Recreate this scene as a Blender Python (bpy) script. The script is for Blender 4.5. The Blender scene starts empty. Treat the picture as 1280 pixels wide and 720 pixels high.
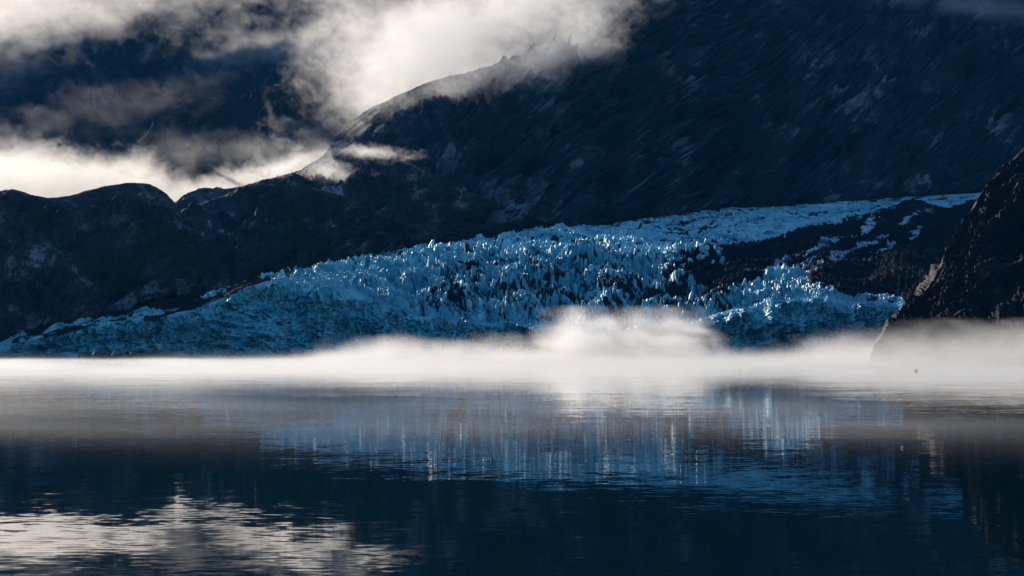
import bpy, bmesh, math, random
import numpy as np
from mathutils import Vector

# ------------------------------------------------------------------ camera, sky, sun, exposure
C = bpy.context.scene.collection
sc = bpy.context.scene
F = 2857.0            # focal length in photo pixels (1280 wide)
HOR = 427.0           # photo row of the horizon
CAMZ = 15.0
cam = bpy.data.cameras.new('camera')
cam.sensor_width = 36.0
cam.lens = 36.0 * F / 1280.0
cam.shift_y = (HOR - 360.0) / 1280.0
cam.clip_start = 1.0
cam.clip_end = 60000.0
camo = bpy.data.objects.new('camera', cam)
C.objects.link(camo)
camo.location = (0, 0, CAMZ)
camo.rotation_euler = (math.radians(90), 0, 0)
sc.camera = camo

SUN_EL, SUN_AZ = 17.0, -35.0      # azimuth measured from +Y towards +X
w = bpy.data.worlds.new('World')
sc.world = w
w.use_nodes = True
nt = w.node_tree
bg = nt.nodes['Background']
sky = nt.nodes.new('ShaderNodeTexSky')
sky.sky_type = 'NISHITA'
sky.sun_disc = False
sky.sun_elevation = math.radians(SUN_EL)
sky.sun_rotation = math.radians(SUN_AZ)
sky.air_density = 1.0
sky.dust_density = 0.0
sky.ozone_density = 3.5
nt.links.new(sky.outputs[0], bg.inputs[0])
bg.inputs[1].default_value = 0.10

sun = bpy.data.lights.new('sun', 'SUN')
sun.energy = 4.9
sun.angle = math.radians(0.5)
sun.color = (1.0, 0.88, 0.74)
suno = bpy.data.objects.new('sun', sun)
C.objects.link(suno)
_a, _e = math.radians(SUN_AZ), math.radians(SUN_EL)
SUND = Vector((math.sin(_a) * math.cos(_e), math.cos(_a) * math.cos(_e), math.sin(_e)))
suno.rotation_euler = SUND.to_track_quat('Z', 'Y').to_euler()
suno.location = (-3000, 6000, 4000)

sc.view_settings.view_transform = 'Standard'
sc.view_settings.look = 'None'
sc.view_settings.exposure = 0.3
sc.view_settings.gamma = 1.0
sc.view_settings.use_curve_mapping = False
cy = sc.cycles
cy.use_denoising = True
cy.denoiser = 'OPENIMAGEDENOISE'
cy.max_bounces = 6
cy.diffuse_bounces = 2
cy.glossy_bounces = 2
cy.transmission_bounces = 1
cy.transparent_max_bounces = 8
cy.volume_bounces = 4
cy.volume_max_steps = 256
cy.caustics_reflective = False
cy.caustics_refractive = False
cy.sample_clamp_indirect = 4.0

# ------------------------------------------------------------------ helpers
def tag(o, label=None, cat=None, group=None, kind=None):
    if label: o['label'] = label
    if cat: o['category'] = cat
    if group: o['group'] = group
    if kind: o['kind'] = kind
    return o

def zat(py, Y):
    return CAMZ + (HOR - py) / F * Y

def xat(px, Y):
    return (px - 640.0) / F * Y

def sstep(a, b, x):
    t_ = np.clip((x - a) / (b - a), 0, 1)
    return t_ * t_ * (3 - 2 * t_)

def smooth1(a, n, axis):
    """box-blur a few times along an axis, ends kept"""
    if n < 1: return a
    for _ in range(2):
        pad = [(0, 0)] * a.ndim
        pad[axis] = (n, n)
        p = np.pad(a, pad, mode='edge')
        c = np.cumsum(p, axis=axis)
        z = np.zeros_like(np.take(c, [0], axis=axis))
        c = np.concatenate([z, c], axis=axis)
        k = 2 * n + 1
        L = a.shape[axis]
        a = (np.take(c, range(k, k + L), axis=axis) - np.take(c, range(0, L), axis=axis)) / k
    return a

def grf(shape, cell, lmax, beta, stretch=None, seed=0, rot=0.0, lmin=0.0):
    """Gaussian random field, unit deviation. cell: metres per cell per axis."""
    rng = np.random.default_rng(seed)
    f = np.fft.rfftn(rng.standard_normal(shape).astype(np.float32))
    ks = [np.fft.fftfreq(n, d) for n, d in zip(shape[:-1], cell[:-1])] + [np.fft.rfftfreq(shape[-1], cell[-1])]
    K = list(np.meshgrid(*ks, indexing='ij'))
    if rot and len(shape) == 2:
        c, s = math.cos(rot), math.sin(rot)
        K = [c * K[0] - s * K[1], s * K[0] + c * K[1]]
    if stretch is None: stretch = [1.0] * len(shape)
    k2 = sum((k * s) ** 2 for k, s in zip(K, stretch))
    k0 = 1.0 / lmax
    amp = (k2 + k0 * k0) ** (-beta / 2.0)
    amp = amp * (1.0 - np.exp(-k2 / (k0 * k0) * 2.0))
    if lmin > 0: amp = amp * np.exp(-k2 * lmin * lmin)
    n = np.fft.irfftn(f * amp, s=shape, axes=list(range(len(shape)))).astype(np.float32)
    return (n - n.mean()) / (n.std() + 1e-9)

def band(shape, cell, lam, seed, stretch=None, rot=0.0):
    return grf(shape, cell, lam, 5.0, stretch, seed, rot)

def ridged(shape, cell, lam, seed, stretch=None, rot=0.0):
    return 1.0 - np.minimum(np.abs(band(shape, cell, lam, seed, stretch, rot)) / 1.2, 1.5)

def worley(U, V, cell, seed, jitter=0.9):
    """cells in metres: returns (f1, f2, id random, tiltx, tilty, du, dv)"""
    gx, gy = U / cell[0], V / cell[1]
    ix, iy = np.floor(gx).astype(np.int64), np.floor(gy).astype(np.int64)
    f1 = np.full(U.shape, 9.0); f2 = np.full(U.shape, 9.0)
    r = [np.zeros(U.shape) for _ in range(5)]
    def h(a, b, k):
        x = (a * 374761393 + b * 668265263 + (seed * 7 + k) * 1442695041) & 0xffffffff
        x = ((x ^ (x >> 13)) * 1274126177) & 0xffffffff
        x = ((x ^ (x >> 16)) * 2246822519) & 0xffffffff
        return ((x ^ (x >> 15)) & 0xffff) / 65535.0
    for dx in (-1, 0, 1):
        for dy in (-1, 0, 1):
            cx, cyy = ix + dx, iy + dy
            qx = cx + 0.5 + (h(cx, cyy, 1) - 0.5) * jitter - gx
            qy = cyy + 0.5 + (h(cx, cyy, 2) - 0.5) * jitter - gy
            d = np.sqrt(qx * qx + qy * qy)
            near = d < f1
            f2 = np.where(near, f1, np.minimum(f2, d))
            f1 = np.where(near, d, f1)
            for k, v in enumerate((h(cx, cyy, 3), h(cx, cyy, 4), h(cx, cyy, 5), -qx, -qy)):
                r[k] = np.where(near, v, r[k])
    return f1, f2, r

def mesh_obj(name, P, faces, mat, parent=None, attrs=None, smooth=True):
    me = bpy.data.meshes.new(name)
    P = np.asarray(P, dtype=np.float32).reshape(-1, 3)
    faces = np.asarray(faces, dtype=np.int32)
    nf, k = faces.shape
    me.vertices.add(len(P)); me.vertices.foreach_set('co', P.ravel())
    me.loops.add(nf * k); me.loops.foreach_set('vertex_index', faces.ravel())
    me.polygons.add(nf)
    me.polygons.foreach_set('loop_start', np.arange(0, nf * k, k, dtype=np.int32))
    me.polygons.foreach_set('loop_total', np.full(nf, k, dtype=np.int32))
    me.polygons.foreach_set('use_smooth', np.full(nf, smooth, dtype=bool))
    me.update(calc_edges=True)
    for an, av in (attrs or {}).items():
        at = me.attributes.new(an, 'FLOAT', 'POINT')
        at.data.foreach_set('value', np.asarray(av, dtype=np.float32).ravel())
    me.materials.append(mat)
    o = bpy.data.objects.new(name, me)
    C.objects.link(o)
    if parent: o.parent = parent
    return o

def grid_faces(nv, nu):
    i = np.arange(nv * nu).reshape(nv, nu)
    return np.stack([i[:-1, :-1], i[:-1, 1:], i[1:, 1:], i[1:, :-1]], -1).reshape(-1, 4)

def submesh(name, P, faces, keep, mat, parent, attrs=None, smooth=True):
    f = faces[keep]
    used = np.unique(f)
    remap = np.full(len(P), -1, dtype=np.int64); remap[used] = np.arange(len(used))
    return mesh_obj(name, P[used], remap[f], mat, parent, {k: v.ravel()[used] for k, v in (attrs or {}).items()}, smooth)

def sheet(lines, rows, pxs, sm_u=3, sm_v=3):
    """lines: each a list of (px, py, Y) from front to back; returns P[nv,nu,3]."""
    col = []
    for L in lines:
        L = np.array(L, dtype=float)
        col.append((np.interp(pxs, L[:, 0], L[:, 1]), np.interp(pxs, L[:, 0], L[:, 2])))
    Ys, Zs = [], []
    for i in range(len(lines) - 1):
        (p0, y0), (p1, y1) = col[i], col[i + 1]
        z0, z1 = zat(p0, y0), zat(p1, y1)
        t = np.linspace(0, 1, rows[i], endpoint=(i == len(lines) - 2))[:, None]
        Ys.append(y0 + (y1 - y0) * t); Zs.append(z0 + (z1 - z0) * t)
    Y, Z = np.vstack(Ys), np.vstack(Zs)
    Y, Z = smooth1(smooth1(Y, sm_v, 0), sm_u, 1), smooth1(smooth1(Z, sm_v, 0), sm_u, 1)
    X = (pxs[None, :] - 640.0) / F * Y
    return np.stack([X, Y, Z], -1)

def normals(P):
    du = np.gradient(P, axis=1); dv = np.gradient(P, axis=0)
    n = np.cross(du, dv)
    n /= np.linalg.norm(n, axis=-1, keepdims=True) + 1e-9
    return n * np.sign(n[..., 2:3] + 1e-6) if n[..., 2].mean() < 0 else n

# ------------------------------------------------------------------ materials
def newmat(name):
    m = bpy.data.materials.new(name); m.use_nodes = True
    t = m.node_tree
    return m, t, t.nodes['Principled BSDF'], t.nodes['Material Output']

def noise_node(t, scale, detail=4, rough=0.55, vec=None, sc3=(1, 1, 1), rot=(0, 0, 0)):
    n = t.nodes.new('ShaderNodeTexNoise')
    n.inputs['Scale'].default_value = scale
    n.inputs['Detail'].default_value = detail
    n.inputs['Roughness'].default_value = rough
    mp = t.nodes.new('ShaderNodeMapping')
    mp.inputs['Scale'].default_value = sc3
    mp.inputs['Rotation'].default_value = rot
    if vec is None:
        tc = t.nodes.new('ShaderNodeNewGeometry'); vec = tc.outputs['Position']
    t.links.new(vec, mp.inputs[0]); t.links.new(mp.outputs[0], n.inputs['Vector'])
    return n

def ramp(t, src, stops):
    r = t.nodes.new('ShaderNodeValToRGB')
    e = r.color_ramp.elements
    while len(e) < len(stops): e.new(0.5)
    for k, (p, c) in zip(e, stops):
        k.position = p; k.color = (c[0], c[1], c[2], 1)
    t.links.new(src, r.inputs[0])
    return r

def mixc(t, fac, a, b, mode='MIX'):
    m = t.nodes.new('ShaderNodeMix'); m.data_type = 'RGBA'; m.blend_type = mode
    for s, k in ((fac, 0), (a, 6), (b, 7)):
        if isinstance(s, (int, float)): m.inputs[k].default_value = s
        elif isinstance(s, tuple): m.inputs[k].default_value = (*s, 1)
        else: t.links.new(s, m.inputs[k])
    return m.outputs[2]

def rock_mat(name, ca, cb, cveg, scale=1.0, rough=0.7, spec=0.06):
    m, t, b, out = newmat(name)
    n1 = noise_node(t, 0.012 * scale, 8, 0.65)
    n2 = noise_node(t, 0.006 * scale, 4, 0.6)
    n3 = noise_node(t, 0.12 * scale, 6, 0.65, sc3=(1, 1, 1.4), rot=(0, -0.4, 0))
    r1 = ramp(t, n1.outputs[0], [(0.40, ca), (0.56, tuple(.5 * (x + y) for x, y in zip(ca, cb))), (0.62, tuple(3.0 * x for x in cb))])  # bare pale slabs, brightened so that highlights and relief sit in the colour
    rv = ramp(t, n2.outputs[0], [(0.5, (0, 0, 0)), (0.62, (1, 1, 1))])
    c = mixc(t, rv.outputs[0], r1.outputs[0], cveg)
    r3 = ramp(t, n3.outputs[0], [(0.32, (0.5, 0.5, 0.5)), (0.7, (1.35, 1.35, 1.35))])
    c = mixc(t, 1.0, c, r3.outputs[0], 'MULTIPLY')
    t.links.new(c, b.inputs['Base Color'])
    b.inputs['Roughness'].default_value = rough
    b.inputs['Specular IOR Level'].default_value = spec
    bp = t.nodes.new('ShaderNodeBump')
    bp.inputs['Strength'].default_value = 0.9
    bp.inputs['Distance'].default_value = 3.0
    t.links.new(n3.outputs[0], bp.inputs['Height'])
    t.links.new(bp.outputs[0], b.inputs['Normal'])
    return m

M_rock = rock_mat('rock', (0.013, 0.032, 0.060), (0.062, 0.105, 0.155), (0.014, 0.036, 0.050))
M_hill = rock_mat('hill_rock', (0.018, 0.034, 0.054), (0.085, 0.115, 0.150), (0.026, 0.044, 0.042), 2.0)
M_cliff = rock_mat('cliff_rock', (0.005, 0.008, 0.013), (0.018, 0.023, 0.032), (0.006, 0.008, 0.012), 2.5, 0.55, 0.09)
M_far = rock_mat('far_rock', (0.008, 0.016, 0.028), (0.022, 0.034, 0.05), (0.012, 0.018, 0.024))

def ice_mat(name, light, deep, dirt, stripe_rot=0.3):
    m, t, b, out = newmat(name)
    at = t.nodes.new('ShaderNodeAttribute'); at.attribute_name = 'debris_shade'
    ad = t.nodes.new('ShaderNodeAttribute'); ad.attribute_name = 'deep'
    n1 = noise_node(t, 0.05, 5, 0.6)
    n2 = noise_node(t, 0.22, 5, 0.65, sc3=(1.0, 0.6, 0.35), rot=(0, stripe_rot, 0))
    base = mixc(t, ad.outputs['Fac'], light, deep)
    r1 = ramp(t, n1.outputs[0], [(0.3, (0.62, 0.72, 0.8)), (0.65, (1.08, 1.05, 1.0))])
    base = mixc(t, 1.0, base, r1.outputs[0], 'MULTIPLY')
    # dirt seams in the ice
    rs = ramp(t, n2.outputs[0], [(0.56, (0, 0, 0)), (0.72, (0.75, 0.75, 0.75))])
    base = mixc(t, rs.outputs[0], base, (dirt[0] * 2, dirt[1] * 2, dirt[2] * 2))
    # debris cover with a ragged edge
    mth = t.nodes.new('ShaderNodeMath'); mth.operation = 'MULTIPLY_ADD'
    t.links.new(n2.outputs[0], mth.inputs[0]); mth.inputs[1].default_value = 0.9
    t.links.new(at.outputs['Fac'], mth.inputs[2])
    rd = ramp(t, mth.outputs[0], [(0.85, (0, 0, 0)), (1.0, (1, 1, 1))])
    base = mixc(t, rd.outputs[0], base, dirt)
    sp = t.nodes.new('ShaderNodeMapRange'); t.links.new(rd.outputs[0], sp.inputs[0])
    sp.inputs[3].default_value = .22; sp.inputs[4].default_value = .03
    ro = t.nodes.new('ShaderNodeMapRange'); t.links.new(rd.outputs[0], ro.inputs[0])
    ro.inputs[3].default_value = .45; ro.inputs[4].default_value = .85
    t.links.new(sp.outputs[0], b.inputs['Specular IOR Level']); t.links.new(ro.outputs[0], b.inputs['Roughness'])
    t.links.new(base, b.inputs['Base Color'])
    bp = t.nodes.new('ShaderNodeBump')
    bp.inputs['Strength'].default_value = 0.7
    bp.inputs['Distance'].default_value = 1.5
    t.links.new(n2.outputs[0], bp.inputs['Height'])
    t.links.new(bp.outputs[0], b.inputs['Normal'])
    return m

M_ice = ice_mat('glacier_ice', (0.30, 0.74, 0.90), (0.010, 0.28, 0.45), (0.014, 0.018, 0.024))
M_face = ice_mat('cliff_ice', (0.30, 0.76, 0.90), (0.014, 0.33, 0.49), (0.035, 0.042, 0.05), 0.9)
M_moraine = ice_mat('moraine_debris', (0.50, 0.68, 0.80), (0.10, 0.34, 0.55), (0.003, 0.006, 0.011))

# water: slopes from noise colour, so ripples smear reflections the same at every distance
M_water, t, b, out = newmat('water')
b.inputs['Base Color'].default_value = (0.0005, 0.016, 0.022, 1)
b.inputs['Roughness'].default_value = 0.02
b.inputs['IOR'].default_value = 1.33
def slope(scale, sc3, amp, detail=3):
    n = noise_node(t, scale, detail, 0.55, sc3=sc3)
    s = t.nodes.new('ShaderNodeVectorMath'); s.operation = 'SUBTRACT'
    t.links.new(n.outputs['Color'], s.inputs[0]); s.inputs[1].default_value = (0.5, 0.5, 0.5)
    k = t.nodes.new('ShaderNodeVectorMath'); k.operation = 'MULTIPLY'
    t.links.new(s.outputs[0], k.inputs[0]); k.inputs[1].default_value = (amp[0], amp[1], 0)
    return k.outputs[0]
s1 = slope(0.9, (0.55, 1.0, 1), (0.016, 0.034), 3)
s2 = slope(0.10, (0.5, 1.0, 1), (0.006, 0.014), 3)
# calm and ruffled patches
pn = noise_node(t, 0.006, 3, 0.6, sc3=(0.25, 1.0, 1))
pr = ramp(t, pn.outputs[0], [(0.40, (0.35, 0.35, 0.35)), (0.62, (1, 1, 1))])
sm = t.nodes.new('ShaderNodeVectorMath'); sm.operation = 'MULTIPLY'
t.links.new(s1, sm.inputs[0]); t.links.new(pr.outputs[0], sm.inputs[1])
ad1 = t.nodes.new('ShaderNodeVectorMath'); ad1.operation = 'ADD'
t.links.new(sm.outputs[0], ad1.inputs[0]); t.links.new(s2, ad1.inputs[1])
ad2 = t.nodes.new('ShaderNodeVectorMath'); ad2.operation = 'ADD'
t.links.new(ad1.outputs[0], ad2.inputs[0]); ad2.inputs[1].default_value = (0, 0, 1)
nn = t.nodes.new('ShaderNodeVectorMath'); nn.operation = 'NORMALIZE'
t.links.new(ad2.outputs[0], nn.inputs[0]); t.links.new(nn.outputs[0], b.inputs['Normal'])

# ------------------------------------------------------------------ water
W = 16000.0
wo = mesh_obj('water', [(-W, -2000, 0), (W, -2000, 0), (W, 20000, 0), (-W, 20000, 0)], [[0, 1, 2, 3]], M_water, smooth=False)
tag(wo, 'dark blue fjord water mirroring the clouds and the ice', 'water', kind='structure')

# ------------------------------------------------------------------ mountains and hills
def rocky(P, seed, amp=1.0, lam=160.0, rot=0.6, top_fade=None, ridge_row=None, col_amp=None, fine=1.0, terr=1.0, tilt=.25, inset=0.0, fadew=None):
    nv, nu = P.shape[:2]
    if fadew is None: fadew = np.full(nu, .13)
    cu = float(np.mean(np.linalg.norm(np.diff(P, axis=1), axis=-1)))
    cv = float(np.mean(np.linalg.norm(np.diff(P, axis=0), axis=-1)))
    sh, ce = (nv, nu), (cv, cu)
    m1 = sstep(-.8, 1.0, band(sh, ce, lam * .9, seed + 10)); m2 = sstep(-.7, 1.0, band(sh, ce, lam * .6, seed + 11))
    d = 16 * band(sh, ce, lam * 1.4, seed) + 18 * ridged(sh, ce, lam, seed + 1, (1, 1.6), rot)
    d += 9 * m2 * ridged(sh, ce, lam * .5, seed + 7, (1.3, .8), .5)            # gullies down the slope
    d += 13 * m1 * ridged(sh, ce, lam * .42, seed + 2, (1, 1.3), -.3)
    d += 9 * (.3 + m2) * ridged(sh, ce, lam * .19, seed + 3, (1, 1.5), -.3)  # ledges
    d += fine * 4 * (.25 + m1) * ridged(sh, ce, lam * .09, seed + 4, (1, 1.3), -.3)
    d += fine * 1.4 * (.3 + m2) * grf(sh, ce, lam * .05, 2.2, None, seed + 5)
    # ledges: stepped benches that bend with the rock and fade in and out
    for (lt, at, k) in ((lam * .26, .085, 21), (lam * .11, .04, 23)):
        q_ = (P[..., 2] + tilt * P[..., 0] + .22 * lam * band(sh, ce, lam * .9, seed + k) + .05 * lam * band(sh, ce, lam * .25, seed + k + 1)) / lt
        fr_ = q_ - np.floor(q_)
        d += terr * at * lam * (fr_ - sstep(.7, 1.0, fr_)) * sstep(-.6, .9, band(sh, ce, lam * .7, seed + k + 2))
    d -= d.mean() + inset / max(amp, .01)
    d *= amp
    if ridge_row: d = d * (1 - .92 * np.exp(-((np.arange(nv)[:, None] - ridge_row) / (ridge_row * fadew[None, :])) ** 2))
    if col_amp is not None: d = d * col_amp[None, :]
    if top_fade is not None: d = d * top_fade[:, None]
    return P + normals(P) * d[..., None]

def mountain(name, lines, rows, px0, px1, nu, mat, seed, amp, lam, rot, label, sm_u=3, sm_v=6, sub_cat='mountain', fade=True, cols=None, fine=1.0, terr=1.0, tilt=-.15, inset=0.0, fadew=None):
    pxs = np.linspace(px0, px1, nu)
    P = sheet(lines, rows, pxs, sm_u, sm_v)
    P = rocky(P, seed, amp, lam, rot, ridge_row=sum(rows[:-2]) if fade else None, col_amp=np.interp(pxs, *cols) if cols else None, fine=fine, terr=terr, tilt=tilt, inset=inset, fadew=np.interp(pxs, *fadew) if fadew else None)
    o = mesh_obj(name, P, grid_faces(*P.shape[:2]), mat)
    return tag(o, label, sub_cat, kind='structure')

GTOP = [(-250, 447, 2060), (-150, 444, 2070), (0, 430, 2080), (110, 400, 2180), (250, 365, 2350), (400, 335, 2600), (530, 315, 2850),
        (700, 285, 3250), (900, 262, 3800), (1210, 240, 4500), (1500, 225, 5000)]
def gt(dpy=0, dY=0, lo=-1e9, hi=1e9):
    px = np.array([p[0] for p in GTOP]); s = np.clip(np.linspace(max(lo, px[0]), min(hi, px[-1]), 40), px[0], px[-1])
    return [(x, float(np.interp(x, px, [p[1] for p in GTOP])) + dpy, float(np.interp(x, px, [p[2] for p in GTOP])) + dY) for x in s]
def back(ridge, dY, frac):
    return [(x, HOR - (zat(py, Y) * frac - CAMZ) * F / (Y + dY), Y + dY) for x, py, Y in ridge]
def low(ridge, dY, z=-20.0):
    return [(x, HOR - (z - CAMZ) * F / (Y + dY), Y + dY) for x, py, Y in ridge]

R_main = [(340, 245, 3450), (380, 207, 3450), (405, 192, 3450), (415, 175, 3450), (430, 157, 3460), (450, 142, 3470), (470, 130, 3480), (500, 115, 3500), (540, 100, 3520), (590, 90, 3560),
          (640, 75, 3640), (690, 50, 3740), (730, 30, 3820), (760, 8, 3900), (800, -20, 4000), (850, -50, 4200), (950, -80, 4700), (1050, -90, 5000), (1200, -120, 5300), (1500, -170, 5800)]
F_main = [(340, 320, 3000), (400, 315, 3000), (560, 308, 3000)] + [(x, py + 10, Y - 30) for x, py, Y in GTOP if x >= 700]
def midline(px):
    fa, ra = np.array(F_main, dtype=float), np.array(R_main, dtype=float)
    fy, fp = np.interp(px, fa[:, 0], fa[:, 2]), np.interp(px, fa[:, 0], fa[:, 1])
    ry, rp = np.interp(px, ra[:, 0], ra[:, 2]), np.interp(px, ra[:, 0], ra[:, 1])
    k = float(np.interp(px, [420, 480, 640, 760], [0, 1, 1, 0]))
    y = (1 - k) * .5 * (fy + ry) + k * (ry - 250)
    z = (1 - k) * .5 * (zat(fp, fy) + zat(rp, ry)) + k * zat(rp + 46, ry - 250)
    return (px, HOR - (z - CAMZ) * F / y, y)
M_main = [midline(x) for x in range(340, 1501, 20)]
mountain('mountain', [F_main, M_main, R_main, back(R_main, 350, .8), low(R_main, 2200)], [250, 210, 60, 20], 340, 1480, 960, M_rock, 11, 1.7, 260, 0.75,
         'huge dark blue rock mountain rising behind the glacier into the clouds', terr=2.8, fadew=([380, 600, 800], [.6, .55, .2]), cols=([340, 400, 520, 640], [.1, .16, .45, 1.0]))
R_knoll = [(370, 215, 2980), (405, 196, 2980), (440, 193, 2990), (480, 195, 3000), (510, 198, 3000), (540, 215, 3000), (580, 235, 3030), (620, 252, 3080), (660, 272, 3150), (700, 292, 3260), (740, 305, 3330)]
mountain('hill', [gt(8, -20, 370, 740), R_knoll, back(R_knoll, 150, .75), low(R_knoll, 500)], [260, 40, 20], 370, 740, 420, M_hill, 23, 0.6, 120, 0.6,
         'rounded dark rock shoulder with a flat top where a wisp of cloud hangs', sub_cat='hill', fine=.6, terr=2.4)
R_b = [(205, 310, 2650), (226, 262, 2650), (245, 253, 2660), (280, 240, 2680), (310, 228, 2700), (330, 221, 2700), (350, 219, 2700), (370, 224, 2700), (395, 234, 2710), (430, 243, 2740), (460, 255, 2780), (490, 270, 2820),
       (520, 290, 2860), (550, 312, 2900), (575, 325, 2900)]
mountain('hill', [gt(8, -20, 205, 575), R_b, back(R_b, 150, .75), low(R_b, 500)], [260, 40, 20], 205, 575, 440, M_hill, 31, 0.55, 110, 0.6,
         'dome shaped dark rock hill right of the notch, with cloud spilling over its right side', sub_cat='hill', fine=.6, terr=2.4)
R_a = [(-320, 245, 2380), (-200, 250, 2380), (-100, 242, 2380), (-40, 241, 2390), (0, 236, 2400), (15, 233, 2400), (35, 240, 2400), (60, 246, 2410), (85, 244, 2420), (105, 237, 2430), (130, 230, 2440), (160, 225, 2450), (185, 226, 2450),
       (205, 235, 2450), (218, 247, 2450), (226, 265, 2450), (238, 295, 2440), (252, 340, 2420), (265, 370, 2400)]
mountain('hill', [gt(8, -15, -250, 265), R_a, back(R_a, 150, .75), low(R_a, 500)], [280, 40, 20], -250, 265, 560, M_hill, 43, 0.55, 110, 0.5,
         'broad dark rock hill at the left end of the glacier with two rounded tops', sub_cat='hill', fine=.6, terr=2.4)
R_p = [(150, 300, 3250), (200, 264, 3250), (225, 246, 3250), (250, 236, 3260), (290, 229, 3270), (320, 222, 3280), (360, 211, 3300), (400, 200, 3300), (420, 196, 3300), (470, 205, 3300)]
F_p = [(150, 330, 3050), (470, 300, 3050)]
mountain('hill', [F_p, R_p, back(R_p, 150, .75), low(R_p, 500)], [120, 30, 15], 150, 470, 260, M_hill, 51, 0.45, 110, 0.5,
         'pale hill half lost in mist behind the two dark rock hills', sub_cat='hill')
R_peak = [(-300, 440, 5000), (-150, 400, 5000), (0, 330, 5000), (120, 240, 5000), (200, 165, 5000), (230, 142, 5000), (270, 131, 5000), (300, 115, 5000), (330, 103, 5000), (350, 99, 5000), (370, 93, 5000), (400, 80, 5000), (420, 72, 5000), (460, 60, 5050), (560, 40, 5100)]
F_peak = [(-300, 400, 4400), (0, 300, 4400), (560, 300, 4400)]
mountain('mountain', [F_peak, R_peak, back(R_peak, 200, .8), low(R_peak, 1500)], [160, 30, 15], -300, 560, 460, M_far, 61, 0.8, 260, 0.5,
         'black peak showing through a gap in the clouds', fine=1.2, fadew=([-300, 560], [.015, .015]))
R_far = [(x, py, 9500) for x, py in ((-1500, -120), (-900, -180), (-500, -230), (-200, -250), (100, -260), (400, -240), (700, -200), (1000, -150))]  # crest raised out of view to throw shade on the nearer peak
F_far = [(-1500, 340, 7300), (1000, 340, 7300)]
mountain('mountain', [F_far, R_far, back(R_far, 900, .6), low(R_far, 4000)], [240, 30, 15], -1500, 1000, 520, M_far, 71, 2.5, 700, 0.5,
         'far dark navy mountainside filling the gap between the cloud banks')
R_c = [(1088, 447, 1790), (1100, 425, 1790), (1108, 412, 1790), (1118, 401, 1790), (1135, 387, 1795), (1150, 367, 1800), (1165, 346, 1800), (1180, 323, 1800), (1195, 301, 1800), (1205, 281, 1805), (1215, 259, 1810), (1225, 242, 1815), (1245, 221, 1820),
       (1262, 201, 1825), (1280, 180, 1830), (1320, 148, 1850), (1400, 95, 1900), (1600, 40, 1950)]
F_c = [(1088, 455, 1720), (1120, 453, 1690), (1200, 455, 1630), (1300, 458, 1560), (1600, 462, 1450)]
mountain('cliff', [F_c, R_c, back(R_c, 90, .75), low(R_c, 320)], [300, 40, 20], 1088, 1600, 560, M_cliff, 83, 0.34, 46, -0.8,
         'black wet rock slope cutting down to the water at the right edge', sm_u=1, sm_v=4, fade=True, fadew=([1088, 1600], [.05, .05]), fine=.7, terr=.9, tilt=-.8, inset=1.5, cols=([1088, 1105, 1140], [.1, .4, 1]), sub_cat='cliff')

# ------------------------------------------------------------------ glacier
gl = bpy.data.objects.new('glacier', None); C.objects.link(gl); gl.location = (0, 2060, 0)
tag(gl, 'wide blue tidewater glacier below the dark mountain, crevassed and streaked with rubble', 'glacier')
L0 = [(-250, 448.5, 2040), (1500, 448.5, 2040)]
L0 = [(x, HOR + (CAMZ + 4) * F / 2040.0, 2040) for x in (-250, 1500)]
L1 = [(-250, 445, 2046), (-60, 439, 2050), (0, 434.5, 2052), (60, 421, 2058), (110, 408, 2062), (160, 399, 2065), (220, 390, 2068), (262, 376, 2075), (310, 354, 2085), (360, 348, 2090), (400, 350, 2090),
      (440, 362, 2087), (480, 380, 2080), (520, 392, 2075), (600, 402, 2070), (700, 408, 2068), (800, 408, 2068), (860, 398, 2072), (920, 384, 2078), (980, 374, 2084), (1020, 370, 2086), (1060, 376, 2084), (1110, 380, 2084), (1160, 376, 2084), (1500, 350, 2100)]
L2 = [(-250, 446, 2052), (0, 433, 2066), (110, 404, 2110), (200, 385, 2160), (262, 372, 2190), (310, 353, 2220), (400, 343, 2280), (480, 330, 2330), (540, 321, 2380), (620, 320, 2400), (700, 318, 2450), (800, 320, 2500), (860, 322, 2520),
      (920, 316, 2600), (1000, 305, 2750), (1100, 292, 2900), (1200, 280, 3000), (1500, 260, 3200)]
PX = np.arange(-200, 1400, 1.0)
rows = [90, 190, 220]
P = sheet([L0, L1, L2, gt(0, 40), gt(14, 300)], rows + [10], PX, 4, 4)
nv, nu = P.shape[:2]
PYm = HOR - (P[..., 2] - CAMZ) * F / P[..., 1]
PXm = np.broadcast_to(PX[None, :], PYm.shape)
rowi = np.broadcast_to(np.arange(nv)[:, None], PYm.shape)
cu, cv = 0.85, 0.85
# metric coordinates along the sheet
U = P[..., 0].copy()
Vv = np.concatenate([np.zeros((1, nu)), np.cumsum(np.linalg.norm(np.diff(P, axis=0), axis=-1), axis=0)], 0)
sh, ce = (nv, nu), (1.6, 0.85)
n_big = band(sh, ce, 90, 201); n_mid = band(sh, ce, 30, 202); n_sm = grf(sh, ce, 12, 2.0, None, 203)
face_w = 1 - sstep(rows[0] - 14, rows[0] + 4, rowi)
fall_w = sstep(rows[0] - 8, rows[0] + 15, rowi) * (1 - sstep(rows[0] + rows[1] - 25, rows[0] + rows[1] + 45, rowi))
field_w = sstep(rows[0] + rows[1] - 30, rows[0] + rows[1] + 30, rowi) * (1 - sstep(sum(rows) - 30, sum(rows) - 5, rowi))
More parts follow.
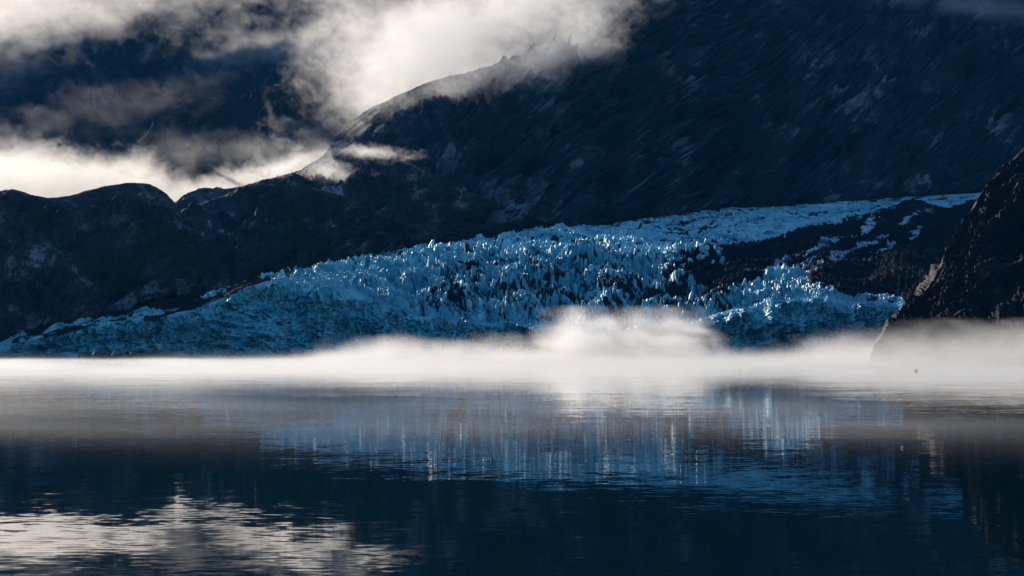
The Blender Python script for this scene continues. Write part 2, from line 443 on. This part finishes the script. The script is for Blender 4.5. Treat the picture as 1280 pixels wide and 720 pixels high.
# icefall: leaning blocks parted by crevasses
Uw, Vw = U + 5 * n_mid + 2.0 * n_sm, Vv + 6 * band(sh, ce, 40, 204)
f1, f2, r = worley(Uw + .25 * Vw, Vw, (12.5, 17.0), 3)
blk = (r[0] ** 1.6) * 11 + (r[1] - .5) * 10 * r[3] + (r[2] - .35) * 9 * r[4]
crev = 1 - sstep(0.02, 0.22, f2 - f1)
f1b, f2b, rb = worley(Uw * 1.0 + 31, Vw + 17, (4.0, 7.0), 9)
blk2 = rb[0] * 3.0 + (rb[1] - .5) * 3.5 * rb[3] + (rb[2] - .4) * 3 * rb[4]
crev2 = 1 - sstep(0.02, 0.2, f2b - f1b)
fall_amp = np.interp(PX, [-200, 0, 240, 300, 420, 520, 860, 930, 1050, 1120, 1400], [.35, .45, .55, .7, .85, 1.15, 1.2, .85, .5, .35, .3])[None, :]
n_50 = band(sh, ce, 55, 205)
b1, b2, rB = worley(Uw + .35 * Vw + 13, Vw + 8, (27.0, 30.0), 21)
big = (rB[0] - .4) * 7 + (rB[1] - .5) * 10 * rB[3] + (rB[2] - .3) * 12 * rB[4] - 5 * (1 - sstep(.02, .16, b2 - b1))
dz = fall_w * fall_amp * (.8 * big + .6 * blk + 1.0 * blk2 - 4.0 * crev - 2 * crev2 + 5 * n_50 + 1.2 * n_sm - 3)
# upper field: elongated swells and cracks
Uf, Vf = U + .5 * Vv + 6 * n_mid, Vv - 0.10 * U
g1, g2, q = worley(Uf, Vf, (26.0, 20.0), 5)
sw = q[0] * 7 + (q[1] - .5) * 6 * q[3] + (q[2] - .3) * 7 * q[4] - 5 * (1 - sstep(.02, .22, g2 - g1))
h1, h2, qq = worley(Uf * 1.0 + 9, Vf + 3, (14.0, 9.0), 6)
sw2 = qq[0] * 2.5 + (qq[2] - .3) * 3 * qq[4]
dz += field_w * np.interp(PX, [650, 1150], [1, .35])[None, :] * (1.3 * sw + 1.5 * sw2 + 1.0 * n_sm + 5 * n_big - 3)
# ice cliff: ribs, fans and undercuts pushed towards the water
rib = ridged(sh, ce, 16, 210, (5.0, 1.0), 0.0) + .5 * ridged(sh, ce, 7, 211, (4.0, 1.0), .12)
fan = ridged(sh, ce, 15, 212, (1.0, 4.5), -0.55) + .6 * ridged(sh, ce, 7, 213, (1.0, 4.0), -.45)
fw = (1 - sstep(330, 430, PXm)) * sstep(200, 280, PXm)
dy = -face_w * ((1 - fw) * 4.0 * rib + fw * 2.2 * fan + 3.5 * n_mid + 1.3 * n_sm + 7 * n_big) * np.clip((rowi) / 10.0, 0, 1)
fcell1, fcell2, fr = worley(U + 3 * n_sm, Vv, (8, 11), 15)
f3a, f3b, fr3 = worley(U + 1.5 * n_sm + 11, Vv + .4 * U, (4.0, 5.5), 16)
f4a, f4b, fr4 = worley(U + 4 * n_mid + 5, Vv - .5 * U, (19, 17), 18)
dy -= face_w * (fr3[0] * 2.6 + (fr3[1] - .5) * 2.5 * fr3[4] + fr4[0] * 7 + (fr4[1] - .5) * 8 * fr4[3] + (fr4[2] - .3) * 7 * fr4[4])
dy -= face_w * (fr[0] * 5 - 3 * (1 - sstep(.02, .15, fcell2 - fcell1)) + (fr[1] - .5) * 5 * fr[3])
# ragged top of the cliff
dz += sstep(rows[0] * .45, rows[0], rowi) * face_w * (4 * (fr[2] - .5) + 2.5 * n_mid)

# debris: rubble lying on the ice, plus shade darkened into the crevasse colour
TOPD = [(800, 352), (840, 333), (870, 319), (920, 306), (960, 298), (1000, 288), (1060, 275), (1100, 268), (1150, 262), (1210, 248), (1400, 235)]
BOTD = [(800, 354), (830, 358), (870, 368), (900, 366), (935, 350), (965, 337), (1000, 344), (1020, 351), (1060, 369), (1110, 377), (1160, 374), (1400, 360)]
wob = 5 * n_big + 4 * n_mid
td = np.interp(PX, [p[0] for p in TOPD], [p[1] for p in TOPD])[None, :]
bd = np.interp(PX, [p[0] for p in BOTD], [p[1] for p in BOTD])[None, :]
in_r = sstep(-3, 5, PYm - td + .22 * wob) * sstep(-5, 5, bd - PYm + wob) * sstep(805, 850, PXm + wob)
# pale ice bands showing through the rubble, running with the flow
st = ridged(sh, ce, 34, 220, (1.0, 7.0), 0.0)
sl = PYm + 0.36 * (PXm - 960) + 1.0 * n_mid + .8 * n_big
def bandline(c, wd): return np.exp(-((sl - c) / wd) ** 2)
bands = (bandline(336, 2.6) * sstep(900, 960, PXm) + bandline(348, 3) * sstep(960, 1000, PXm) + bandline(360, 3) * sstep(960, 1010, PXm) * .9) * (1 - sstep(1130, 1190, PXm))
bands = 1.35 * bands * (.5 + .5 * sstep(-1.0, 1.0, grf(sh, ce, 22, 1.6, (1.0, 9.0), 232, -.12)))
BOTL = [(-200, 446), (0, 434), (60, 421), (110, 408.5), (200, 396), (240, 387), (270, 375), (330, 353), (400, 340), (500, 321), (560, 311), (700, 287), (900, 263), (1400, 225)]
bl = np.interp(PX, [p[0] for p in BOTL], [p[1] for p in BOTL])[None, :]
in_l = sstep(-4, 4, bl - PYm + .6 * wob) * (.55 + .45 * (1 - sstep(420, 640, PXm)))
edge = sstep(-1, 5, (np.interp(PX, [p[0] for p in GTOP], [p[1] for p in GTOP])[None, :] + 4) - PYm + .4 * wob)
dirt_fall = fall_w * sstep(500, 580, PXm + 25 * n_big) * (1 - sstep(890, 960, PXm)) * np.clip(.42 * crev + .35 * crev2 + .32 * sstep(.1, .9, n_50 + .5 * n_mid) * (1.1 - r[0]) + .25 * (rb[0] < .35) + .25 * sstep(330, 372, PYm + 8 * n_big) * (1 - sstep(372, 400, PYm)), 0, 1)
streak2 = grf(sh, ce, 40, 1.7, (1.0, 7.0), 231, .04)
debris_shade = np.clip(np.maximum.reduce([field_w * .62 * sstep(.2, 1.4, streak2), in_r * (1 - .70 * np.clip(bands, 0, 1)), in_l, edge * .8, dirt_fall, .4 * crev * fall_w]), 0, 1)
# thin dark seams crossing the cliff
for (x0, y0, x1, y1, wd) in ((245, 372, 400, 412, 2.2), (930, 432, 1010, 412, 2.5), (960, 440, 1050, 410, 2.0)):
    tt = np.clip((PXm - x0) / (x1 - x0), 0, 1)
    dd = np.abs(PYm + 1.5 * n_mid - (y0 + (y1 - y0) * tt ** .8))
    debris_shade = np.maximum(debris_shade, .5 * np.exp(-(dd / wd) ** 2) * (PXm > x0) * (PXm < x1) * face_w)
streak = grf(sh, ce, 26, 1.8, (1.0, 5.0), 230)
deep = np.clip(.38 + face_w * (fw * .3 * (1.2 - fan) + (1 - fw) * .25 * (1.1 - rib)) + .30 * field_w * streak - .02 * face_w + .35 * crev * fall_w + .25 * n_mid * .5 + .22 * fall_w - .25 * field_w + .3 * field_w * (q[0] - .5) + .2 * (r[1] - .5) * fall_w, 0, 1)  # upper field paler: skylight on its top put into the ice colour
# rubble is lower relief
dz *= (1 - .93 * in_r) * (1 - .6 * in_l)
dz += in_r * (4 * n_big + 4 * st + .5 * n_sm + 1.1 * grf(sh, ce, 8, 2.0, None, 221))
P2 = P.copy()
P2[..., 2] += dz; P2[..., 1] += dy
P2[..., 2] = np.where(rowi <= 2, np.minimum(P2[..., 2], -1.0), P2[..., 2])
P2 -= np.array(gl.location, dtype=float)
faces = grid_faces(nv, nu)
fd = debris_shade.ravel()[faces].mean(1); frow = rowi.ravel()[faces].min(1)
is_face = frow < rows[0] - 4
is_mor = (~is_face) & (in_r.ravel()[faces].mean(1) > .5)
Pf = P2.reshape(-1, 3); A = {'debris_shade': debris_shade, 'deep': deep}
submesh('ice_cliff', Pf, faces, is_face, M_face, gl, A, smooth=False)
submesh('ice_field', Pf, faces, (~is_face) & (~is_mor), M_ice, gl, A, smooth=False)
submesh('moraine', Pf, faces, is_mor, M_moraine, gl, A)

# seracs standing on the icefall
rng = np.random.default_rng(5)
def serac_variant(k):
    bm = bmesh.new()
    rr = random.Random(k)
    n = rr.randint(4, 6)
    lean = (rr.uniform(-.35, .45), rr.uniform(-.35, .1))
    for z, s in ((-0.5, 1.0), (0.25, .95), (.75, .85), (1.0, .6)):
        for i in range(n):
            a = 2 * math.pi * (i + rr.uniform(-.35, .35)) / n
            q_ = s * rr.uniform(.6, 1.1)
            zz = z + rr.uniform(-.12, .12)
            bm.verts.new((math.cos(a) * q_ * .5 + lean[0] * zz, math.sin(a) * q_ * .4 + lean[1] * zz, zz))
    bmesh.ops.convex_hull(bm, input=bm.verts)
    loose = [v for v in bm.verts if not v.link_faces]
    bmesh.ops.delete(bm, geom=loose, context='VERTS')
    bmesh.ops.triangulate(bm, faces=bm.faces)
    bmesh.ops.recalc_face_normals(bm, faces=bm.faces)
    bm.verts.index_update()
    V = np.array([v.co[:] for v in bm.verts]); Fc = np.array([[v.index for v in f.verts] for f in bm.faces])
    bm.free()
    return V, Fc
VAR = [serac_variant(k) for k in range(24)]
spots = []
while len(spots) < 800:
    x = rng.uniform(300, 1010); j = int(rng.integers(rows[0] + 4, rows[0] + rows[1] + 30)); i = int(x + 200)
    if in_r[j, i] > .4 or fall_amp[0, i] < .5: continue
    dens = np.interp(x, [300, 420, 500, 560, 860, 1010], [.15, .2, .7, 1, 1, .5])
    if rng.random() > dens: continue
    py = PYm[j, i]
    size = rng.gamma(3.0, .95) + 1.2
    if x < 500: size *= .8
    spots.append((min(size, 12), j, i))
for _ in range(40):
    x = rng.uniform(845, 905); i = int(x + 200)
    col = PYm[:, i]; j = int(np.argmin(np.abs(col - rng.uniform(318, 334))))
    spots.append((rng.uniform(4, 9), j, i))
for _ in range(70):
    x = rng.uniform(930, 1100); i = int(x + 200)
    j = int(np.argmin(np.abs(PYm[:, i] - (td[0, i] + rng.normal(1, 1.6)))))
    spots.append((rng.uniform(2, 5.5), j, i))
spots.sort(key=lambda s: -s[0])
VV, FF, DB, DP, off = [], [], [], [], 0
for k, (s, j, i) in enumerate(spots):
    V, Fc = VAR[int(rng.integers(len(VAR)))]
    a = rng.uniform(0, 2 * math.pi) if s < 5 else rng.normal(0, .6)
    ca, sa = math.cos(a), math.sin(a)
    wdt = s * rng.uniform(.7, 1.3)
    v = np.stack([(V[:, 0] * ca - V[:, 1] * sa) * wdt, (V[:, 0] * sa + V[:, 1] * ca) * wdt, V[:, 2] * s], -1) + Pf.reshape(nv, nu, 3)[j, i]
    dbv = np.clip(rng.uniform(-.3, .45) + (.25 if V[:, 2].max() and PX[i] > 520 else 0) - .3 * (V[:, 2] > .6), 0, 1)
    dpv = np.full(len(v), rng.uniform(.0, .55)) - .15 * (V[:, 2] > .6)
    if k < 100:
        mesh_obj('serac', v, Fc, M_ice, gl, {'debris_shade': dbv, 'deep': dpv}, smooth=False)
    else:
        VV.append(v); FF.append(Fc + off); DB.append(dbv); DP.append(dpv); off += len(v)
so = mesh_obj('small_seracs', np.vstack(VV), np.vstack(FF), M_ice, gl, {'debris_shade': np.concatenate(DB), 'deep': np.concatenate(DP)}, smooth=False)
so['kind'] = 'stuff'

# ------------------------------------------------------------------ floating bits and the ledge at the cliff foot
def chunk(name, px, py, size, seed, mat, label, cat, group=None, zf=.6):
    Y = CAMZ * F / (py - HOR)
    V, Fc = VAR[seed % len(VAR)]
    v = V * np.array([size, size * .7, size * zf])
    o = mesh_obj(name, v, Fc, mat, attrs={'debris_shade': np.zeros(len(v)), 'deep': np.zeros(len(v))}, smooth=False)
    o.location = (xat(px, Y), Y, 0)
    return tag(o, label, cat, group)
M_white, t, b, out = newmat('clean_ice'); b.inputs['Base Color'].default_value = (.8, .84, .88, 1); b.inputs['Roughness'].default_value = .35
M_dark, t, b, out = newmat('dirty_ice'); b.inputs['Base Color'].default_value = (.03, .035, .04, 1); b.inputs['Roughness'].default_value = .4
chunk('ice_chunk', 1127, 560.5, .45, 3, M_white, 'small white ice chunk afloat on open grey water at the right', 'ice chunk', zf=.8)
chunk('ice_chunk', 1144, 464, 2.2, 7, M_dark, 'dark dirty ice chunk drifting in the bright fog bank near the black cliff', 'ice chunk', zf=.45)
chunk('ice_chunk', 924, 463.5, 1.0, 11, M_dark, 'tiny dark ice speck in the fog bank below the blue ice wall', 'ice chunk', zf=.5)

for k, (px, hgt, lb) in enumerate(((115, 6.0, 'tall leaning white ice shard at the left end of the dark ledge below the ice'),
                                    (130, 3.6, 'low white ice shard on the dark ledge, smallest of the four'),
                                    (138, 5.2, 'white ice shard in the middle of the dark ledge below the ice'),
                                    (160, 5.0, 'white ice shard standing apart at the right of the dark ledge'))):
    V, Fc = VAR[k + 4]
    v = np.stack([V[:, 0] * hgt * .45 + V[:, 2] * hgt * .45, V[:, 1] * hgt * .4, V[:, 2] * hgt * .8], -1)
    o = mesh_obj('ice_shard', v, Fc, M_white, smooth=False)
    o.location = (xat(px, 2024), 2024, 2.0)
    tag(o, lb, 'ice shard', 'white ice shards on the dark ledge')
lx = np.linspace(100, 230, 120)
ly = np.linspace(-12, 14, 24)
ph = grf((24, 120), (1.1, .77), 9, 1.8, None, 400)
hh = np.interp(lx, [100, 112, 130, 150, 175, 200, 230], [-2, 2.5, 4.5, 4.0, 5.0, 3.0, -2])[None, :] * (1 - (ly[:, None] / 13) ** 2) + ph * .7
LP = np.stack([np.broadcast_to(xat(lx, 2028)[None], hh.shape), np.broadcast_to(2028 + ly[:, None], hh.shape), hh], -1)
tag(mesh_obj('rock_ledge', LP, grid_faces(24, 120), M_cliff), 'low dark rock ledge at the water line under the blue ice', 'rock ledge')

# ------------------------------------------------------------------ clouds and fog (true volumes)
def vol_mat(name, color, dens, g):
    m = bpy.data.materials.new(name); m.use_nodes = True
    t_ = m.node_tree; t_.nodes.clear()
    o_ = t_.nodes.new('ShaderNodeOutputMaterial'); v_ = t_.nodes.new('ShaderNodeVolumePrincipled')
    v_.inputs['Color'].default_value = (*color, 1)
    v_.inputs['Density'].default_value = dens
    v_.inputs['Anisotropy'].default_value = g
    t_.links.new(v_.outputs[0], o_.inputs['Volume'])
    return m

def volume(name, D, lo, hi, mat, label, cat='cloud', step=1.0):
    """D[nz,ny,nx] density; the mesh carries the values, a Volume Cube node turns them into voxels."""
    nz, ny, nx = D.shape
    me = bpy.data.meshes.new(name)
    me.vertices.add(D.size)
    g = np.meshgrid(np.linspace(lo[2], hi[2], nz), np.linspace(lo[1], hi[1], ny), np.linspace(lo[0], hi[0], nx), indexing='ij')
    me.vertices.foreach_set('co', np.stack([g[2], g[1], g[0]], -1).astype(np.float32).ravel())
    at = me.attributes.new('d', 'FLOAT', 'POINT'); at.data.foreach_set('value', D.astype(np.float32).ravel())
    me.materials.append(mat)
    o = bpy.data.objects.new(name, me); C.objects.link(o)
    ng = bpy.data.node_groups.new(name + '_voxels', 'GeometryNodeTree')
    ng.interface.new_socket('Geometry', in_out='INPUT', socket_type='NodeSocketGeometry')
    ng.interface.new_socket('Geometry', in_out='OUTPUT', socket_type='NodeSocketGeometry')
    N, L = ng.nodes, ng.links
    gi, go = N.new('NodeGroupInput'), N.new('NodeGroupOutput')
    vc = N.new('GeometryNodeVolumeCube')
    vc.inputs['Min'].default_value = lo; vc.inputs['Max'].default_value = hi
    vc.inputs['Resolution X'].default_value = nx; vc.inputs['Resolution Y'].default_value = ny; vc.inputs['Resolution Z'].default_value = nz
    pos = N.new('GeometryNodeInputPosition')
    sub = N.new('ShaderNodeVectorMath'); sub.operation = 'SUBTRACT'; L.new(pos.outputs[0], sub.inputs[0]); sub.inputs[1].default_value = lo
    mul = N.new('ShaderNodeVectorMath'); mul.operation = 'MULTIPLY'; L.new(sub.outputs[0], mul.inputs[0])
    mul.inputs[1].default_value = tuple((n - 1) / (b_ - a_) for n, a_, b_ in zip((nx, ny, nz), lo, hi))
    add = N.new('ShaderNodeVectorMath'); add.operation = 'ADD'; L.new(mul.outputs[0], add.inputs[0]); add.inputs[1].default_value = (.5, .5, .5)
    fl = N.new('ShaderNodeVectorMath'); fl.operation = 'FLOOR'; L.new(add.outputs[0], fl.inputs[0])
    dt = N.new('ShaderNodeVectorMath'); dt.operation = 'DOT_PRODUCT'; L.new(fl.outputs[0], dt.inputs[0]); dt.inputs[1].default_value = (1, nx, nx * ny)
    si = N.new('GeometryNodeSampleIndex'); si.data_type = 'FLOAT'; si.domain = 'POINT'; si.clamp = True
    na = N.new('GeometryNodeInputNamedAttribute'); na.data_type = 'FLOAT'; na.inputs['Name'].default_value = 'd'
    L.new(gi.outputs[0], si.inputs['Geometry']); L.new(na.outputs[0], si.inputs['Value']); L.new(dt.outputs['Value'], si.inputs['Index'])
    L.new(si.outputs[0], vc.inputs['Density'])
    sm_ = N.new('GeometryNodeSetMaterial'); sm_.inputs['Material'].default_value = mat
    L.new(vc.outputs[0], sm_.inputs['Geometry']); L.new(sm_.outputs[0], go.inputs[0])
    md = o.modifiers.new('voxels', 'NODES'); md.node_group = ng
    mat.cycles.volume_step_rate = step
    return tag(o, label, cat, kind='stuff')

def blob(px, py, cx, cy_, rx, ry, rot=0.0, p=1.0):
    c_, s_ = math.cos(math.radians(rot)), math.sin(math.radians(rot))
    dx, dy_ = px - cx, py - cy_
    a = (dx * c_ + dy_ * s_) / rx; b_ = (-dx * s_ + dy_ * c_) / ry
    return np.clip(1 - np.sqrt(a * a + b_ * b_), -1, 1) * p

def cloud(name, label, pxr, pyr, Yc, dY, res, env, namp, lam, stretch, dens, seed, g=.55, color=(.97, .97, .97), beta=3.2, thr=0.0, pw=1.0, cat='cloud', step=1.0, warp=14.0):
    lo = (xat(pxr[0], Yc), Yc - dY, zat(pyr[1], Yc)); hi = (xat(pxr[1], Yc), Yc + dY, zat(pyr[0], Yc))
    lo = (lo[0], lo[1], max(lo[2], .0))
    n = [max(8, int((b_ - a_) / r_)) for a_, b_, r_ in zip(lo, hi, res)]
    shp = (n[2], n[1], n[0]); cell = (res[2], res[1], res[0])
    X = np.linspace(lo[0], hi[0], n[0])[None, None, :]; Yv = np.linspace(lo[1], hi[1], n[1])[None, :, None]; Z = np.linspace(lo[2], hi[2], n[2])[:, None, None]
    px = 640 + X * F / Yc; py = HOR - (Z - CAMZ) * F / Yc
    nz_ = grf(shp, cell, lam, beta, stretch, seed)
    if warp:
        I = np.meshgrid(*[np.arange(k) for k in shp], indexing='ij', sparse=True)
        wz = grf(shp, cell, lam * .5, 3.2, (1, 1, 1.4), seed + 50) * warp / cell[0]
        wx = grf(shp, cell, lam * .5, 3.2, (1, 1, 1.4), seed + 51) * warp / cell[2]
        nz_ = nz_[(I[0] + wz.astype(int)) % shp[0], I[1] + 0 * I[0], (I[2] + wx.astype(int)) % shp[2]]
    e = env(px, py)
    dep = 1 - ((Yv - Yc) / dY) ** 2
    d = np.clip(e + namp * nz_ - thr - .6 * (1 - dep), 0, 1.2) ** pw
    ed = np.minimum(1, np.minimum(px - pxr[0], pxr[1] - px) / 12.0) * np.minimum(1, (pyr[1] - py) / 6.0 if lo[2] > 1 else 1) * np.minimum(1, (py - pyr[0]) / 6.0) * dep
    d = np.clip(d * np.clip(ed, 0, 1), 0, None)
    return volume(name, d, lo, hi, vol_mat(name + '_vapour', color, dens, g), label, cat, step)

# bright cloud tearing over the ridge
def e1(px, py):
    e = blob(px, py, 540, 62, 160, 82, -24, 1.8)
    e = np.maximum(e, blob(px, py, 650, 0, 220, 75, -18, 1.2))
    e = np.maximum(e, blob(px, py, 445, 50, 70, 110, 0, .7))
    e = np.maximum(e, blob(px, py, 640, 95, 130, 20, -24, .6))
    return np.maximum(e, blob(px, py, 725, 62, 60, 40, -30, .7))
cloud('cloud', 'big glowing cloud tearing off the mountain ridge', (320, 870), (-100, 190), 3640, 190, (2.6, 12, 2.6), e1, .34, 200, (1.4, 1, 1.7), .0075, 301, beta=1.75, thr=.1, step=2)
# shreds spilling over the ridge towards the viewer
def e1b(px, py):
    e = blob(px, py, 690, 62, 110, 40, -28, 1.1)
    e = np.maximum(e, blob(px, py, 590, 98, 130, 26, -20, .9))
    return np.maximum(e, blob(px, py, 480, 128, 70, 18, -28, .6))
cloud('cloud', 'torn translucent shreds of cloud spilling down over the ridge crest', (400, 860), (0, 170), 3330, 110, (2.4, 9, 2.4), e1b, .36, 110, (1.4, 1, 1.6), .0085, 307, beta=1.75, thr=.22, step=2)
# streaked upper cloud at the left
def e2(px, py):
    e = blob(px, py, 60, 5, 260, 70, -12, 1.1)
    e = np.maximum(e, blob(px, py, 335, 58, 110, 17, -8, .7))
    e = np.maximum(e, blob(px, py, 300, -20, 260, 55, -5, .42))
    e = np.maximum(e, blob(px, py, 10, 75, 110, 30, -25, .6))
    return e
cloud('cloud', 'streaky upper cloud bank in the left corner of the sky', (-180, 450), (-120, 130), 5700, 300, (4.6, 22, 3.8), e2, .36, 220, (1.7, 1, 3.2), .0044, 302, color=(.9, .9, .9), beta=1.75, thr=.22, step=2)
# thin grey veil in the middle left
def e3(px, py):
    e = blob(px, py, 320, 186, 270, 30, -3, .8)
    return np.maximum(e, blob(px, py, 90, 150, 150, 28, -15, .4))
cloud('cloud', 'thin grey veil of cloud in front of the black peak', (-150, 480), (90, 230), 4050, 160, (4.6, 20, 4), e3, .26, 220, (1.5, 1, 2.6), .0018, 303, beta=1.8, thr=.17, step=2)
# low bank behind the hills
def e4(px, py):
    top = np.interp(px, [-200, 0, 60, 110, 150, 180, 210, 240, 280, 330, 400, 440], [185, 190, 180, 190, 194, 190, 207, 222, 218, 208, 192, 184])
    return np.clip((py - top) / 26.0, -1, 1.1)
cloud('cloud', 'bright low cloud bank lying behind the dark rock hills', (-220, 450), (150, 300), 3750, 260, (3.6, 16, 2.6), e4, .50, 160, (1.4, 1, 2.0), .007, 304, beta=1.75, thr=.2, step=2, color=(.86, .855, .84))
# wisps on the shoulder
def e5(px, py):
    e = blob(px, py, 420, 222, 60, 20, 25, .9)
    e = np.maximum(e, blob(px, py, 350, 208, 80, 12, -14, .8))
    return np.maximum(e, blob(px, py, 465, 190, 55, 8, 4, .9))
cloud('cloud', 'torn wisp of cloud draped over the rounded rock shoulder', (270, 540), (165, 260), 2890, 70, (1.8, 5, 1.6), e5, .34, 70, (1.3, 1, 1.8), .022, 305, beta=1.75, thr=.2, step=2)
# blue-grey strip over the summit
def e6(px, py):
    return blob(px, py, 1180, 6, 190, 18, 4, 1.0)
cloud('cloud', 'blue grey strip of cloud crossing the summit at the top right', (980, 1400), (-30, 50), 4650, 90, (6, 12, 4), e6, .25, 160, (1.4, 1, 3), .010, 306, beta=2.4, thr=.1, step=2)

# fog bank on the water
def fogbank():
    lo, hi = (-620.0, 640.0, 0.0), (680.0, 2040.0, 11.0)
    n = (220, 240, 36)
    shp = (n[2], n[1], n[0]); cell = (11 / 36, 1400 / 240, 1300 / 220)
    X = np.linspace(lo[0], hi[0], n[0])[None, None, :]; Yv = np.linspace(lo[1], hi[1], n[1])[None, :, None]; Z = np.linspace(.1, hi[2], n[2])[:, None, None]
    n2 = grf((n[1], n[0]), (cell[1], cell[2]), 200, 2.0, (1.0, 3.0), 310)[None]
    px = 640 + X * F / Yv
    n4 = grf((n[1], n[0]), (cell[1], cell[2]), 90, 1.7, (1.0, 4.0), 312)[None]
    n5 = grf(shp, cell, 120, 1.8, (6, 1.0, 2.0), 313)
    right = sstep(820, 1150, px)
    h = np.maximum(2.4 + .8 * n2 + .5 * n4 + 2.4 * sstep(350, 640, px) * sstep(1200, 1900, Yv), .6)
    h = h * (1 - .55 * sstep(1150, 1850, Yv) * (1 - sstep(290, 430, px)))
    d = np.exp(-(Z / h) ** 1.8) * np.clip(.85 + .45 * n2 + .4 * n4 + .6 * n5, .0, 3)
    front = sstep(830, 1060, Yv + 70 * n2 + 60 * n4 + 150 * right)
    d = d * np.maximum(front, .07 * sstep(640, 760, Yv) * np.clip(.4 + n4, 0, 2)) * (1 - sstep(1940, 2030, Yv)) * (1 - .35 * right)
    e = np.clip(np.minimum(X - lo[0], hi[0] - X) / 60.0, 0, 1)
    return volume('fog', np.clip(d * e, 0, 3), lo, hi, vol_mat('fog_vapour', (.77, .79, .81), .0062, .45), 'bright white fog bank lying on the water below the ice', 'fog', 4)
fogbank()
def e7(px, py):
    def hump(cx, rx, ry, p):
        qx = px + 7 * np.sin(py * .13 + cx) + 4 * np.sin(py * .31)
        qy = py + 5 * np.sin(px * .06 + cx) + 3 * np.sin(px * .15 + 1.0)
        r = np.sqrt(((qx - cx) / rx) ** 2 + ((qy - 454) / ry) ** 2)
        side = np.clip(.5 + (px - cx) / rx, 0, 1)
        return p * np.clip(1 - r, -1, 1) + .42 * side * np.exp(-((r - .74) / .08) ** 2) + .4 * side * np.exp(-((r - .46) / .07) ** 2) - .12
    e = np.maximum(hump(738, 98, 72, 1.45), hump(822, 112, 72, .95))
    e = np.maximum(e, blob(px, py, 500, 456, 230, 33, -3, 1.2))
    e = np.maximum(e, blob(px, py, 1180, 456, 330, 42, 0, 1.1))
    return np.maximum(e, blob(px, py, 640, 454, 330, 28, 0, 1.0))
cloud('fog', 'humped drift of fog rising in front of the ice wall', (240, 1420), (380, 456), 1880, 90, (3, 7, 1.2), e7, .22, 90, (1.5, 1, 2.2), .028, 320, beta=2.2, thr=.05, cat='fog', step=2, warp=6)
def e8(px, py):
    e = blob(px, py, 1280, 464, 330, 60, 0, 1.4)
    return np.maximum(e, blob(px, py, 1120, 464, 150, 60, 0, 1.3))
cloud('fog', 'grey fog lapping round the foot of the black cliff', (850, 1420), (395, 464), 1500, 70, (3, 7, 1.0), e8, .22, 90, (1.5, 1, 2.4), .022, 321, beta=2.0, thr=.05, cat='fog', step=2, warp=6)
# thin veils over the nearer water
def veils():
    lo, hi = (-180.0, 260.0, 0.0), (240.0, 760.0, 4.0)
    n = (140, 160, 14)
    shp = (n[2], n[1], n[0]); cell = (4 / 14, 500 / 160, 3.0)
    X = np.linspace(lo[0], hi[0], n[0])[None, None, :]; Yv = np.linspace(lo[1], hi[1], n[1])[None, :, None]; Z = np.linspace(.1, hi[2], n[2])[:, None, None]
    n2 = grf((n[1], n[0]), (cell[1], cell[2]), 90, 2.2, (1.0, 3.0), 330)[None]
    d = np.exp(-(Z / 2.0) ** 2) * np.clip(.35 + .6 * n2 - .25 * sstep(-40, 60, X), 0, 2) * sstep(300, 400, Yv) * (1 - sstep(470, 590, Yv))
    e = np.clip(np.minimum(X - lo[0], hi[0] - X) / 40.0, 0, 1)
    return volume('fog', np.clip(d * e, 0, 3), lo, hi, vol_mat('veil_vapour', (.95, .96, .98), .0045, .4), 'thin streaks of grey mist skimming the open water', 'fog', 4)
veils()

# blue air between the ridges
def haze():
    bm = bmesh.new(); bmesh.ops.create_cube(bm, size=1.0)
    me = bpy.data.meshes.new('haze'); bm.to_mesh(me); bm.free()
    m = vol_mat('haze_air', (.05, .42, 1.0), 0.000009, 0.0)
    me.materials.append(m)
    o = bpy.data.objects.new('haze', me); C.objects.link(o)
    o.scale = (15000, 14000, 2900); o.location = (0, 4900, 1440)
    tag(o, 'thin blue air softening the far mountains', 'haze', kind='stuff')
haze()
